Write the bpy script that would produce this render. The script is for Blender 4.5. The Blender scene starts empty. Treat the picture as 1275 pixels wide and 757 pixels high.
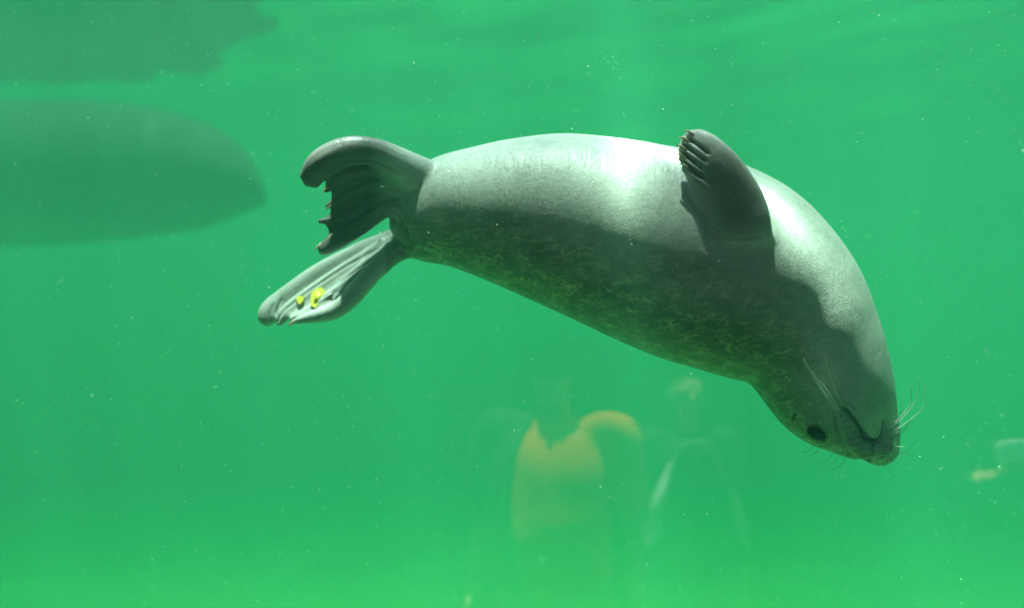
import bpy, bmesh, math, random
import numpy as np
from mathutils import Vector, Matrix
from mathutils.bvhtree import BVHTree

random.seed(7)
R = math.radians
scene = bpy.context.scene
C = scene.collection

# ------------------------------------------------------------------ camera
EYE = Vector((0.0, 0.0, 1.55))
F = 1104.0                                   # focal length in photo pixels (1275 wide)
cam_data = bpy.data.cameras.new('camera')
cam_data.sensor_width = 36.0
cam_data.lens = 36.0 * F / 1275.0
cam_data.clip_start = 0.05
cam_data.clip_end = 2000.0
cam_data.dof.use_dof = True
cam_data.dof.focus_distance = 1.64
cam_data.dof.aperture_fstop = 1.1
cam = bpy.data.objects.new('camera', cam_data)
C.objects.link(cam)
cam.location = EYE
cam.rotation_euler = (R(95.3), 0.0, R(2.7))
scene.camera = cam
bpy.context.view_layer.update()
CM = cam.matrix_world.copy()
CMI = CM.inverted()

# ------------------------------------------------------------------ sky and sun
SUN_EL, SUN_AZ = 81.0, -150.0                  # azimuth from +Y towards +X
world = bpy.data.worlds.new('World')
scene.world = world
world.use_nodes = True
wn = world.node_tree
wn.nodes.clear()
sky = wn.nodes.new('ShaderNodeTexSky')
sky.sky_type = 'NISHITA'
sky.sun_disc = False
sky.sun_elevation = R(SUN_EL)
sky.sun_rotation = R(SUN_AZ)
bg = wn.nodes.new('ShaderNodeBackground')
bg.inputs['Strength'].default_value = 0.135
wo = wn.nodes.new('ShaderNodeOutputWorld')
wn.links.new(sky.outputs[0], bg.inputs[0])
wn.links.new(bg.outputs[0], wo.inputs[0])

sun_data = bpy.data.lights.new('sun', 'SUN')
sun_data.energy = 4.7
sun_data.angle = R(1.2)
sun_data.color = (1.0, 0.96, 0.88)
sun = bpy.data.objects.new('sun', sun_data)
C.objects.link(sun)
sdir = Vector((math.sin(R(SUN_AZ)) * math.cos(R(SUN_EL)), math.cos(R(SUN_AZ)) * math.cos(R(SUN_EL)), math.sin(R(SUN_EL))))
sun.rotation_euler = sdir.to_track_quat('Z', 'Y').to_euler()
sun.location = (0, 0, 30)

# ------------------------------------------------------------------ exposure and render settings
vs = scene.view_settings
vs.view_transform = 'Standard'
vs.look = 'None'
vs.exposure = 2.33
vs.gamma = 1.0
vs.use_curve_mapping = False
scene.render.engine = 'CYCLES'
cy = scene.cycles
cy.use_denoising = True
cy.denoiser = 'OPENIMAGEDENOISE'
cy.max_bounces = 4
cy.diffuse_bounces = 2
cy.glossy_bounces = 2
cy.transmission_bounces = 2
cy.volume_bounces = 1
cy.transparent_max_bounces = 24
cy.sample_clamp_indirect = 4.0
cy.use_adaptive_sampling = True
cy.adaptive_threshold = 0.02
cy.caustics_reflective = False
cy.caustics_refractive = False

# ------------------------------------------------------------------ helpers
def P(px, py, d):
    """world point seen at photo pixel (px, py) at depth d metres along the view axis"""
    return CM @ Vector(((px - 637.5) / F * d, -(py - 378.5) / F * d, -d))

def P_(px, py, d):
    """array version"""
    px, py, d = np.broadcast_arrays(np.asarray(px, float), np.asarray(py, float), np.asarray(d, float))
    v = np.stack([(px - 637.5) / F * d, -(py - 378.5) / F * d, -d], -1)
    M = np.array(CM)
    return v @ M[:3, :3].T + M[:3, 3]

def to_px(w):
    M = np.array(CMI)
    v = w @ M[:3, :3].T + M[:3, 3]
    d = -v[:, 2]
    return v[:, 0] / d * F + 637.5, -v[:, 1] / d * F + 378.5, d

def tag(o, label=None, cat=None, group=None, kind=None):
    if label: o['label'] = label
    if cat: o['category'] = cat
    if group: o['group'] = group
    if kind: o['kind'] = kind
    return o

def link(name, me, mat=None, parent=None, loc=None):
    o = bpy.data.objects.new(name, me)
    C.objects.link(o)
    if mat is not None:
        if len(me.materials) == 0: me.materials.append(mat)
    if loc is not None: o.location = loc
    if parent is not None:
        o.parent = parent
    return o

def mesh_from(verts, faces, name='mesh', smooth=True):
    me = bpy.data.meshes.new(name)
    me.from_pydata([tuple(v) for v in verts], [], [tuple(f) for f in faces])
    me.update()
    if smooth:
        me.polygons.foreach_set('use_smooth', [True] * len(me.polygons))
    return me

def box_mesh(x0, x1, y0, y1, z0, z1, bevel=0.0):
    bm = bmesh.new()
    bmesh.ops.create_cube(bm, size=1.0)
    for v in bm.verts:
        v.co = Vector(((x0 + x1) / 2 + v.co.x * (x1 - x0), (y0 + y1) / 2 + v.co.y * (y1 - y0), (z0 + z1) / 2 + v.co.z * (z1 - z0)))
    if bevel:
        bmesh.ops.bevel(bm, geom=bm.edges[:], offset=bevel, segments=2, affect='EDGES', profile=0.5)
    me = bpy.data.meshes.new('box')
    bm.to_mesh(me); bm.free()
    return me

def catmull(pts, n):
    """Catmull-Rom through rows of pts, n samples"""
    p = np.asarray(pts, float)
    p = np.vstack([2 * p[0] - p[1], p, 2 * p[-1] - p[-2]])
    m = len(p) - 3
    out = []
    for s in np.linspace(0, m - 1e-9, n):
        i = int(s); t = s - i
        a, b, c, d = p[i], p[i + 1], p[i + 2], p[i + 3]
        out.append(0.5 * ((2 * b) + (c - a) * t + (2 * a - 5 * b + 4 * c - d) * t * t + (3 * b - a - 3 * c + d) * t ** 3))
    return np.array(out)

def tube(pts, rad, seg=8, flat=1.0, wdir=None, cap=True):
    """tapered tube through world points; flat squashes it along wdir. returns verts, faces"""
    pts = np.asarray(pts, float); n = len(pts)
    rad = np.broadcast_to(np.asarray(rad, float), (n,))
    tang = np.gradient(pts, axis=0)
    tang /= np.linalg.norm(tang, axis=1)[:, None] + 1e-12
    V = []
    w = np.array(wdir, float) if wdir is not None else np.array([0.13, 0.9, 0.42])
    for i in range(n):
        t = tang[i]
        b = w - t * np.dot(w, t)
        b /= np.linalg.norm(b)
        a = np.cross(t, b)
        w = b if wdir is None else w
        for k in range(seg):
            th = 2 * math.pi * k / seg
            V.append(pts[i] + rad[i] * (math.cos(th) * a + flat * math.sin(th) * b))
    Fc = []
    for i in range(n - 1):
        for k in range(seg):
            k2 = (k + 1) % seg
            Fc.append((i * seg + k, i * seg + k2, (i + 1) * seg + k2, (i + 1) * seg + k))
    if cap:
        V.append(pts[0] - tang[0] * rad[0] * 0.6); c0 = len(V) - 1
        V.append(pts[-1] + tang[-1] * rad[-1] * 0.6); c1 = len(V) - 1
        for k in range(seg):
            k2 = (k + 1) % seg
            Fc.append((c0, k2, k))
            Fc.append((c1, (n - 1) * seg + k, (n - 1) * seg + k2))
    return V, Fc

class Soup:
    def __init__(self): self.v = []; self.f = []
    def add(self, V, Fc):
        o = len(self.v)
        self.v += [tuple(p) for p in V]
        self.f += [tuple(i + o for i in f) for f in Fc]
    def ellipsoid(self, c, ax, ay, az, nu=20, nv=12):
        """centre and three world half-axis vectors"""
        c, ax, ay, az = (np.array(q, float) for q in (c, ax, ay, az))
        V = [c + az]; Fc = []
        for j in range(1, nv):
            ph = math.pi * j / nv
            for i in range(nu):
                th = 2 * math.pi * i / nu
                V.append(c + math.sin(ph) * (math.cos(th) * ax + math.sin(th) * ay) + math.cos(ph) * az)
        V.append(c - az)
        for i in range(nu):
            Fc.append((0, 1 + i, 1 + (i + 1) % nu))
            b = 1 + (nv - 2) * nu
            Fc.append((len(V) - 1, b + (i + 1) % nu, b + i))
        for j in range(nv - 2):
            for i in range(nu):
                a = 1 + j * nu
                Fc.append((a + i, a + nu + i, a + nu + (i + 1) % nu, a + (i + 1) % nu))
        self.add(V, Fc)

def remesh(soup, voxel):
    me = mesh_from(soup.v, soup.f)
    bm = bmesh.new(); bm.from_mesh(me)
    bmesh.ops.recalc_face_normals(bm, faces=bm.faces[:])
    bm.to_mesh(me); bm.free()
    o = bpy.data.objects.new('tmp', me)
    C.objects.link(o)
    m = o.modifiers.new('r', 'REMESH')
    m.mode = 'VOXEL'; m.voxel_size = voxel
    dg = bpy.context.evaluated_depsgraph_get()
    dg.update()
    out = bpy.data.meshes.new_from_object(o.evaluated_get(dg))
    bpy.data.objects.remove(o)
    return out

def get_co(me):
    a = np.empty(len(me.vertices) * 3); me.vertices.foreach_get('co', a); return a.reshape(-1, 3)
def set_co(me, a):
    me.vertices.foreach_set('co', a.ravel()); me.update()
def get_no(me):
    a = np.empty(len(me.vertices) * 3); me.vertex_normals.foreach_get('vector', a); return a.reshape(-1, 3)
def laplace(me, iters, weight=None, lam=0.5):
    co = get_co(me)
    e = np.empty(len(me.edges) * 2, dtype=np.int64); me.edges.foreach_get('vertices', e); e = e.reshape(-1, 2)
    n = len(co)
    deg = np.bincount(e.ravel(), minlength=n)[:, None].astype(float); deg[deg == 0] = 1
    w = 1.0 if weight is None else weight[:, None]
    for _ in range(iters):
        s = np.stack([np.bincount(e[:, 0], co[e[:, 1], k], n) + np.bincount(e[:, 1], co[e[:, 0], k], n) for k in range(3)], 1)
        co = co + lam * w * (s / deg - co)
    set_co(me, co)

def poly_dist(x, y, pts):
    """distance of points to a polyline, and the position 0..1 along it"""
    best = np.full(x.shape, 1e9); tt = np.zeros(x.shape)
    n = len(pts) - 1
    for i in range(n):
        ax, ay = pts[i]; bx, by = pts[i + 1]
        dx, dy = bx - ax, by - ay
        t = np.clip(((x - ax) * dx + (y - ay) * dy) / (dx * dx + dy * dy + 1e-9), 0, 1)
        d = np.hypot(x - ax - t * dx, y - ay - t * dy)
        m = d < best
        best[m] = d[m]; tt[m] = (i + t[m]) / n
    return best, tt

# ------------------------------------------------------------------ materials
def nmat(name):
    m = bpy.data.materials.new(name)
    m.use_nodes = True
    nt = m.node_tree
    nt.nodes.clear()
    out = nt.nodes.new('ShaderNodeOutputMaterial')
    return m, nt, out

def N(nt, t, **kw):
    n = nt.nodes.new(t)
    for k, v in kw.items():
        if hasattr(n, k) and k not in n.inputs: setattr(n, k, v)
        else: n.inputs[k].default_value = v
    return n

def simple(name, col, rough=0.6, noise=0.15, scale=20.0, bump=0.0, spec=0.5):
    m, nt, out = nmat(name)
    b = N(nt, 'ShaderNodeBsdfPrincipled', Roughness=rough)
    b.inputs['Specular IOR Level'].default_value = spec
    tc = N(nt, 'ShaderNodeTexCoord')
    nz = N(nt, 'ShaderNodeTexNoise', Scale=scale, Detail=5.0)
    nt.links.new(tc.outputs['Object'], nz.inputs['Vector'])
    mx = N(nt, 'ShaderNodeMix', data_type='RGBA')
    mx.inputs[6].default_value = tuple(c * (1 - noise) for c in col) + (1,)
    mx.inputs[7].default_value = tuple(min(1, c * (1 + noise)) for c in col) + (1,)
    nt.links.new(nz.outputs['Fac'], mx.inputs[0])
    nt.links.new(mx.outputs[2], b.inputs['Base Color'])
    if bump:
        bp = N(nt, 'ShaderNodeBump', Strength=bump, Distance=0.01)
        nt.links.new(nz.outputs['Fac'], bp.inputs['Height'])
        nt.links.new(bp.outputs[0], b.inputs['Normal'])
    nt.links.new(b.outputs[0], out.inputs[0])
    return m

def ramp(nt, fac, stops):
    r = nt.nodes.new('ShaderNodeValToRGB')
    while len(r.color_ramp.elements) < len(stops): r.color_ramp.elements.new(0.5)
    for e, (p, c) in zip(r.color_ramp.elements, stops):
        e.position = p; e.color = c if len(c) == 4 else tuple(c) + (1,)
    nt.links.new(fac, r.inputs[0])
    return r.outputs[0]

# seal coat: pale belly, darker back with pale net of flecks, dark marks and painted flipper shade (attribute)
def seal_material():
    m, nt, out = nmat('seal_coat')
    L = nt.links.new
    at = N(nt, 'ShaderNodeAttribute', attribute_name='coat')
    sep = N(nt, 'ShaderNodeSeparateColor'); L(at.outputs['Color'], sep.inputs[0])
    tc = N(nt, 'ShaderNodeTexCoord')
    mp = N(nt, 'ShaderNodeMapping'); L(tc.outputs['Object'], mp.inputs['Vector'])
    mp.inputs['Scale'].default_value = (0.75, 1.0, 1.5)
    mp.inputs['Rotation'].default_value = (0, R(22), 0)
    nz = N(nt, 'ShaderNodeTexNoise', Scale=11.0, Detail=5.0, Roughness=0.6); L(mp.outputs[0], nz.inputs['Vector'])
    worm = N(nt, 'ShaderNodeTexNoise', Scale=92.0, Detail=2.0, Roughness=0.55, Distortion=0.5); L(mp.outputs[0], worm.inputs['Vector'])
    worm2 = N(nt, 'ShaderNodeTexNoise', Scale=38.0, Detail=3.0, Roughness=0.6); L(mp.outputs[0], worm2.inputs['Vector'])
    fine = N(nt, 'ShaderNodeTexNoise', Scale=95.0, Detail=4.0, Roughness=0.7); L(mp.outputs[0], fine.inputs['Vector'])
    # back colour: dark with pale rings broken by noise
    rings = ramp(nt, worm.outputs['Fac'], [(0.42, (0, 0, 0)), (0.50, (1, 1, 1)), (0.55, (1, 1, 1)), (0.64, (0, 0, 0))])
    brk = ramp(nt, worm2.outputs['Fac'], [(0.40, (0, 0, 0)), (0.66, (1, 1, 1))])
    mul = N(nt, 'ShaderNodeMath', operation='MULTIPLY'); L(rings, mul.inputs[0]); L(brk, mul.inputs[1])
    back = N(nt, 'ShaderNodeMix', data_type='RGBA')
    back.inputs[6].default_value = (0.082, 0.092, 0.07, 1); back.inputs[7].default_value = (0.36, 0.37, 0.21, 1)
    L(mul.outputs[0], back.inputs[0])
    belly = ramp(nt, nz.outputs['Fac'], [(0.3, (0.34, 0.375, 0.32)), (0.7, (0.45, 0.485, 0.42))])
    mix = N(nt, 'ShaderNodeMix', data_type='RGBA')
    # irregular edge between belly and back
    ad = N(nt, 'ShaderNodeMath', operation='MULTIPLY_ADD'); L(nz.outputs['Fac'], ad.inputs[0]); ad.inputs[1].default_value = 0.55
    L(sep.outputs[0], ad.inputs[2])
    mr = N(nt, 'ShaderNodeMapRange', interpolation_type='SMOOTHSTEP'); L(ad.outputs[0], mr.inputs[0])
    mr.inputs[1].default_value = 0.56; mr.inputs[2].default_value = 1.12
    L(mr.outputs[0], mix.inputs[0]); L(belly, mix.inputs[6]); L(back.outputs[2], mix.inputs[7])
    fm = N(nt, 'ShaderNodeMix', data_type='RGBA', blend_type='MULTIPLY'); fm.inputs[0].default_value = 0.55
    L(mix.outputs[2], fm.inputs[6])
    L(ramp(nt, fine.outputs['Fac'], [(0.3, (0.55, 0.55, 0.55)), (0.65, (1, 1, 1))]), fm.inputs[7])
    # flipper skin is darker grey
    fl = N(nt, 'ShaderNodeMix', data_type='RGBA'); L(sep.outputs[2], fl.inputs[0]); L(fm.outputs[2], fl.inputs[6])
    fl.inputs[7].default_value = (0.34, 0.34, 0.31, 1)
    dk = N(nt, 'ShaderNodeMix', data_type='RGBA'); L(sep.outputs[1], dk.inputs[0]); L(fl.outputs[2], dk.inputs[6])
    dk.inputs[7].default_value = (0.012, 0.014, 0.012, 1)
    b = N(nt, 'ShaderNodeBsdfPrincipled', Roughness=0.40)
    b.inputs['IOR'].default_value = 1.33
    b.inputs['Specular IOR Level'].default_value = 0.5
    L(dk.outputs[2], b.inputs['Base Color'])
    fur = N(nt, 'ShaderNodeTexNoise', Scale=330.0, Detail=2.0); L(mp.outputs[0], fur.inputs['Vector'])
    mp2 = N(nt, 'ShaderNodeMapping'); L(tc.outputs['Object'], mp2.inputs['Vector'])
    mp2.inputs['Scale'].default_value = (2.2, 1.0, 0.7); mp2.inputs['Rotation'].default_value = (0, R(20), 0)
    wr = N(nt, 'ShaderNodeTexNoise', Scale=26.0, Detail=4.0, Roughness=0.6); L(mp2.outputs[0], wr.inputs['Vector'])
    bp0 = N(nt, 'ShaderNodeBump', Strength=0.35, Distance=0.006); L(wr.outputs['Fac'], bp0.inputs['Height'])
    bp = N(nt, 'ShaderNodeBump', Strength=0.3, Distance=0.002); L(fur.outputs['Fac'], bp.inputs['Height'])
    L(bp0.outputs[0], bp.inputs['Normal'])
    L(bp.outputs[0], b.inputs['Normal'])
    L(b.outputs[0], out.inputs[0])
    return m

M_SEAL = seal_material()
M_EYE = simple('eye_black', (0.004, 0.004, 0.005), rough=0.1, noise=0.3, spec=0.12)
M_WHISK = simple('whisker_pale', (0.62, 0.60, 0.48), rough=0.4, noise=0.05)
M_WHISKD = simple('whisker_dark', (0.05, 0.05, 0.03), rough=0.4, noise=0.05)
M_CLAW = simple('claw_horn', (0.34, 0.29, 0.17), rough=0.35, noise=0.25, scale=60)
M_TAG = simple('tag_yellow', (0.50, 0.47, 0.03), rough=0.4, noise=0.1, scale=80)
M_SPECK = simple('speck', (0.85, 0.86, 0.8), rough=0.7, noise=0.1)
M_POOL = simple('pool_paint', (0.30, 0.46, 0.26), rough=0.7, noise=0.35, scale=1.7, bump=0.2)
M_FLOOR = simple('pool_floor_algae', (0.44, 0.55, 0.11), rough=0.7, noise=0.3, scale=1.3, bump=0.2)
M_CONC = simple('concrete', (0.30, 0.29, 0.27), rough=0.85, noise=0.25, scale=6, bump=0.3)
M_GROUND = simple('asphalt', (0.04, 0.04, 0.04), rough=0.9, noise=0.3, scale=40, bump=0.4)
M_DARKWALL = simple('blocker_black', (0.012, 0.012, 0.011), rough=0.8, noise=0.4, scale=8)  # near-black for the added light blockers, so they return little light

def clear_mat():
    m, nt, out = nmat('clear_acrylic')
    t = N(nt, 'ShaderNodeBsdfTransparent')
    nt.links.new(t.outputs[0], out.inputs[0])
    return m
def glass_mat():
    m, nt, out = nmat('reflecting_glass')
    t = N(nt, 'ShaderNodeBsdfTransparent')
    g = N(nt, 'ShaderNodeBsdfGlossy', Roughness=0.0)
    g.inputs['Color'].default_value = (0.055, 0.055, 0.055, 1)      # reflectance: two faces of a thick pane near normal incidence
    a = N(nt, 'ShaderNodeAddShader')
    nt.links.new(t.outputs[0], a.inputs[0]); nt.links.new(g.outputs[0], a.inputs[1])
    nt.links.new(a.outputs[0], out.inputs[0])
    return m
M_CLEAR = clear_mat()
M_GLASS = glass_mat()

# rippled water surface: mirror beyond the critical angle, lets the sun in through ripple light painted into its tint
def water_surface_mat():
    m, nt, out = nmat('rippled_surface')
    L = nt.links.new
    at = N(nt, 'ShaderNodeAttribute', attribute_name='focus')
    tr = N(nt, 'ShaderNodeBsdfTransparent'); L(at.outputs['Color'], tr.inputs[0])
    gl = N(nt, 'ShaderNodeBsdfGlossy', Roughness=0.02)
    gl.inputs['Color'].default_value = (0.62, 0.62, 0.60, 1)      # mirror tint lowered to darken the bright band it reflects
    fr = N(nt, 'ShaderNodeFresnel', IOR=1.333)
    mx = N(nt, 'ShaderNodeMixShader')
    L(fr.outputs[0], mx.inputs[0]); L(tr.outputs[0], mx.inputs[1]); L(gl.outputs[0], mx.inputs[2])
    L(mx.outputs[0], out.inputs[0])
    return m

def water_volume_mat():
    m, nt, out = nmat('murky_green_water')
    # scattering and absorption coefficients per metre (R, G, B)
    ss = (0.020, 0.098, 0.055)
    sa = (0.46, 0.180, 0.28)
    d1 = max(ss); d2 = 1.0
    s = N(nt, 'ShaderNodeVolumeScatter', Density=d1, Anisotropy=-0.4)
    s.inputs['Color'].default_value = tuple(x / d1 for x in ss) + (1,)
    a = N(nt, 'ShaderNodeVolumeAbsorption', Density=d2)
    a.inputs['Color'].default_value = tuple(1 - x / d2 for x in sa) + (1,)
    ad = N(nt, 'ShaderNodeAddShader')
    nt.links.new(s.outputs[0], ad.inputs[0]); nt.links.new(a.outputs[0], ad.inputs[1])
    nt.links.new(ad.outputs[0], out.inputs['Volume'])
    return m

# ------------------------------------------------------------------ the setting
GY = 1.15                                    # front of the viewing window
WZ = 3.32                                    # water level
WSEED, WAMP, FMAX = 3, 0.0058, 7.0            # ripples
PATCH = (785, 208)                            # where the brightest ripple light falls, photo pixel
X0, X1, Y1, FZ = -9.0, 9.0, 20.0, -0.35        # pool extents
GXs = [-600, X0 - 0.3, X1 + 0.3, 600]; GYs = [-600, GY - 0.16, Y1 + 0.3, 600]     # one sheet with the pool let into it
gv = [(x, y, 0) for y in GYs for x in GXs]
ground = link('ground', mesh_from(gv, [(j * 4 + i, j * 4 + i + 1, (j + 1) * 4 + i + 1, (j + 1) * 4 + i) for j in range(3) for i in range(3) if (i, j) != (1, 1)], smooth=False), M_GROUND)
tag(ground, 'dark asphalt ground around the seal pool', 'ground', kind='structure')
pf = link('pool_floor', box_mesh(X0 - 0.3, X1 + 0.3, GY - 0.16, Y1 + 0.3, FZ - 0.2, FZ), M_FLOOR)
tag(pf, 'green algae covered pool floor', 'pool floor', kind='structure')
for nm, b, lab in (('pool_wall_back', (X0 - 0.3, X1 + 0.3, Y1, Y1 + 0.3, FZ, WZ + 0.45), 'green painted far wall of the pool lost in murk'),
                   ('pool_wall_left', (X0 - 0.3, X0, GY + 0.03, Y1, FZ, WZ + 0.45), 'green painted side wall of the pool beyond the dim seal'),
                   ('pool_wall_right', (X1, X1 + 0.3, GY + 0.03, Y1, FZ, WZ + 0.45), 'green painted side wall of the pool beyond the nose')):
    tag(link(nm, box_mesh(*b), M_POOL), lab, 'wall', kind='structure')
# front wall round the window opening (all outside the frame)
wx0, wx1, wz0, wz1 = -1.45, 1.45, 0.92, 2.5
fw = Soup()
def sbox(s, x0, x1, y0, y1, z0, z1):
    s.add([(x, y, z) for x in (x0, x1) for y in (y0, y1) for z in (z0, z1)],
          [(0, 1, 3, 2), (4, 6, 7, 5), (0, 4, 5, 1), (2, 3, 7, 6), (0, 2, 6, 4), (1, 5, 7, 3)])
sbox(fw, X0 - 0.3, wx0, GY - 0.16, GY + 0.03, FZ, WZ + 0.05)
sbox(fw, wx1, X1 + 0.3, GY - 0.16, GY + 0.03, FZ, WZ + 0.05)
sbox(fw, wx0, wx1, GY - 0.16, GY + 0.03, FZ, wz0)
sbox(fw, wx0, wx1, GY - 0.16, GY + 0.03, wz1, WZ + 0.05)
tag(link('pool_wall_front', mesh_from(fw.v, fw.f, smooth=False), M_CONC), 'concrete pool wall round the viewing window', 'wall', kind='structure')

# water surface with real ripples; sunlight refracted by them is traced down to the seal's depth and its
# concentration stored on the surface as how much light each spot passes on
rng = np.random.default_rng(WSEED)
WAVES = [(lam, rng.normal(0.35, 0.75), rng.uniform(0, 6.28)) for lam in np.exp(rng.uniform(math.log(0.26), math.log(1.5), 26))]
def wave(x, y):
    z = np.zeros_like(x); gx = np.zeros_like(x); gy = np.zeros_like(x)
    for lam, an, ph in WAVES:
        k = 2 * math.pi / lam; a = WAMP * lam; sx, sy = math.sin(an), math.cos(an)
        arg = k * (x * sx + y * sy) + ph
        z += a * np.sin(arg); c = a * k * np.cos(arg); gx += c * sx; gy += c * sy
    return z, gx, gy
FOCUS_DEPTH = 1.25
hx0, hx1, hy0, hy1, hb = -3.2, 3.2, 0.4, 6.2, 0.014
gx_, gy_ = np.meshgrid(np.arange(hx0 - 0.5, hx1 + 0.5, 0.0045), np.arange(hy0 - 0.5, hy1 + 0.5, 0.0045))
inc = -np.array(sdir); eta = 1 / 1.333
sflat = eta * inc.copy(); sflat[2] = -math.sqrt(1 - eta ** 2 * (1 - inc[2] ** 2))
def focus_map():
    _, sx_, sy_ = wave(gx_, gy_)
    nrm = np.stack([-sx_, -sy_, np.ones_like(sx_)], -1); nrm /= np.linalg.norm(nrm, axis=-1)[..., None]
    ci = -(nrm @ inc)
    rf = eta * inc + (eta * ci - np.sqrt(1 - eta ** 2 * (1 - ci ** 2)))[..., None] * nrm
    lx = gx_ + FOCUS_DEPTH * (rf[..., 0] / -rf[..., 2] - sflat[0] / -sflat[2])
    ly = gy_ + FOCUS_DEPTH * (rf[..., 1] / -rf[..., 2] - sflat[1] / -sflat[2])
    h, _, _ = np.histogram2d(lx.ravel(), ly.ravel(), bins=[np.arange(hx0, hx1 + hb, hb), np.arange(hy0, hy1 + hb, hb)])
    return h / (hb / 0.0045) ** 2
def boxblur(h, n):
    for ax in (0, 1):
        h = sum(np.roll(h, k, ax) for k in range(-n, n + 1)) / (2 * n + 1)
    return h
hist = focus_map()
bl = boxblur(hist, 3)
gxi = np.arange(hist.shape[0]) * hb + hx0; gyi = np.arange(hist.shape[1]) * hb + hy0
bl[np.abs(gxi) > 1.8, :] = 0; bl[:, (gyi < 1.4) | (gyi > 4.6)] = 0
mi, mj = np.unravel_index(bl.argmax(), bl.shape)
spot = P(PATCH[0], PATCH[1], 1.72)
tgt = spot + sdir * ((WZ - spot.z) / sdir.z)
dx_, dy_ = gxi[mi] - tgt.x, gyi[mj] - tgt.y
WAVES = [(lam, an, ph + 2 * math.pi / lam * (math.sin(an) * dx_ + math.cos(an) * dy_)) for lam, an, ph in WAVES]
hist = focus_map()
hist = boxblur(hist, 1) * 0.5 + hist * 0.5
hist = hist * (1 / np.maximum(boxblur(hist, 15), 0.3)) ** 0.9
# painted ripple light kept strong over the seal, faded around to avoid light shafts
hist = hist ** 1.2
focus_fade = np.exp(-(((gxi[:, None] - tgt.x) / 1.15) ** 4 + ((gyi[None, :] - tgt.y) / 0.42) ** 4))
hist = 1 + (hist - 1) * (0.12 + 0.88 * focus_fade)
xs = np.unique(np.round(np.concatenate([np.linspace(X0 + 0.002, -2.4, 70), np.arange(-2.4, 2.4, 0.015), np.linspace(2.4, X1 - 0.002, 70)]), 4))
ys = np.unique(np.round(np.concatenate([np.arange(GY + 0.032, 4.6, 0.015), np.linspace(4.6, Y1 - 0.002, 110)]), 4))
nx, ny = len(xs), len(ys)
XX, YY = np.meshgrid(xs, ys)
ZZ, _, _ = wave(XX, YY); ZZ = ZZ * 0.5
ix = np.clip(((XX - hx0) / hb).astype(int), 0, hist.shape[0] - 1); iy = np.clip(((YY - hy0) / hb).astype(int), 0, hist.shape[1] - 1)
foc = np.clip(hist[ix, iy], 0.12, FMAX)
foc = np.where((XX > hx0) & (XX < hx1) & (YY < hy1), foc, 1.0) * 0.97
V = np.stack([XX, YY, WZ + ZZ], -1).reshape(-1, 3)
Fq = [(j * nx + i, j * nx + i + 1, (j + 1) * nx + i + 1, (j + 1) * nx + i) for j in range(ny - 1) for i in range(nx - 1)]
wme = mesh_from(V, Fq)
fa = wme.color_attributes.new('focus', 'FLOAT_COLOR', 'POINT')
fa.data.foreach_set('color', np.repeat(foc.reshape(-1, 1), 4, 1).astype(np.float32).ravel())
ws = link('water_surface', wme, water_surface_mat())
tag(ws, 'rippled underside of the water surface', 'water surface', kind='structure')
# the water body
wat = link('haze', box_mesh(X0 - 0.05, X1 + 0.05, GY + 0.012, Y1 + 0.05, FZ - 0.05, WZ + 0.06), water_volume_mat())
tag(wat, 'murky green water filling the pool', 'water', kind='stuff')

# ------------------------------------------------------------------ seal
D0 = 1.78                                    # depth of the seal's axis
PXM = D0 / F                                 # metres per photo pixel at the seal
WD = np.array((CM.to_3x3() @ Vector((0, 0, -1))).normalized())     # view axis
UX = np.array(CM.to_3x3() @ Vector((1, 0, 0))); UY = np.array(CM.to_3x3() @ Vector((0, -1, 0)))   # photo right / photo down

# outline pairs: belly side, back side, depth half axis factor, depth offset (px)
PAIRS = [((500, 238), (490, 292), 0.8, 0), ((512, 214), (498, 308), 0.8, 0), ((545, 196), (520, 324), 0.9, 0), ((590, 184), (560, 332), 0.95, 0), ((640, 174), (605, 349), 1, 0),
         ((700, 168), (655, 371), 1, 0), ((760, 173), (710, 396), 1, 0), ((820, 182), (765, 422), 1, 0), ((880, 193), (820, 445), 1, 0),
         ((937, 214), (877, 462), 1, -2), ((985, 243), (912, 472), 1, -4), ((1025, 285), (930, 476), 1.02, -8), ((1055, 332), (941, 488), 1.05, -14),
         ((1075, 385), (954, 507), 1.05, -20), ((1087, 430), (972, 530), 1.03, -26), ((1094, 470), (996, 547), 1.0, -32),
         ((1098, 505), (1020, 556), 0.95, -36), ((1101, 530), (1047, 565), 0.9, -40), ((1100, 548), (1072, 571), 0.85, -42)]
rows = np.array([[a[0], a[1], b[0], b[1], k, o] for a, b, k, o in PAIRS], float)
NS = 150
sec = catmull(rows, NS)
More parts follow.
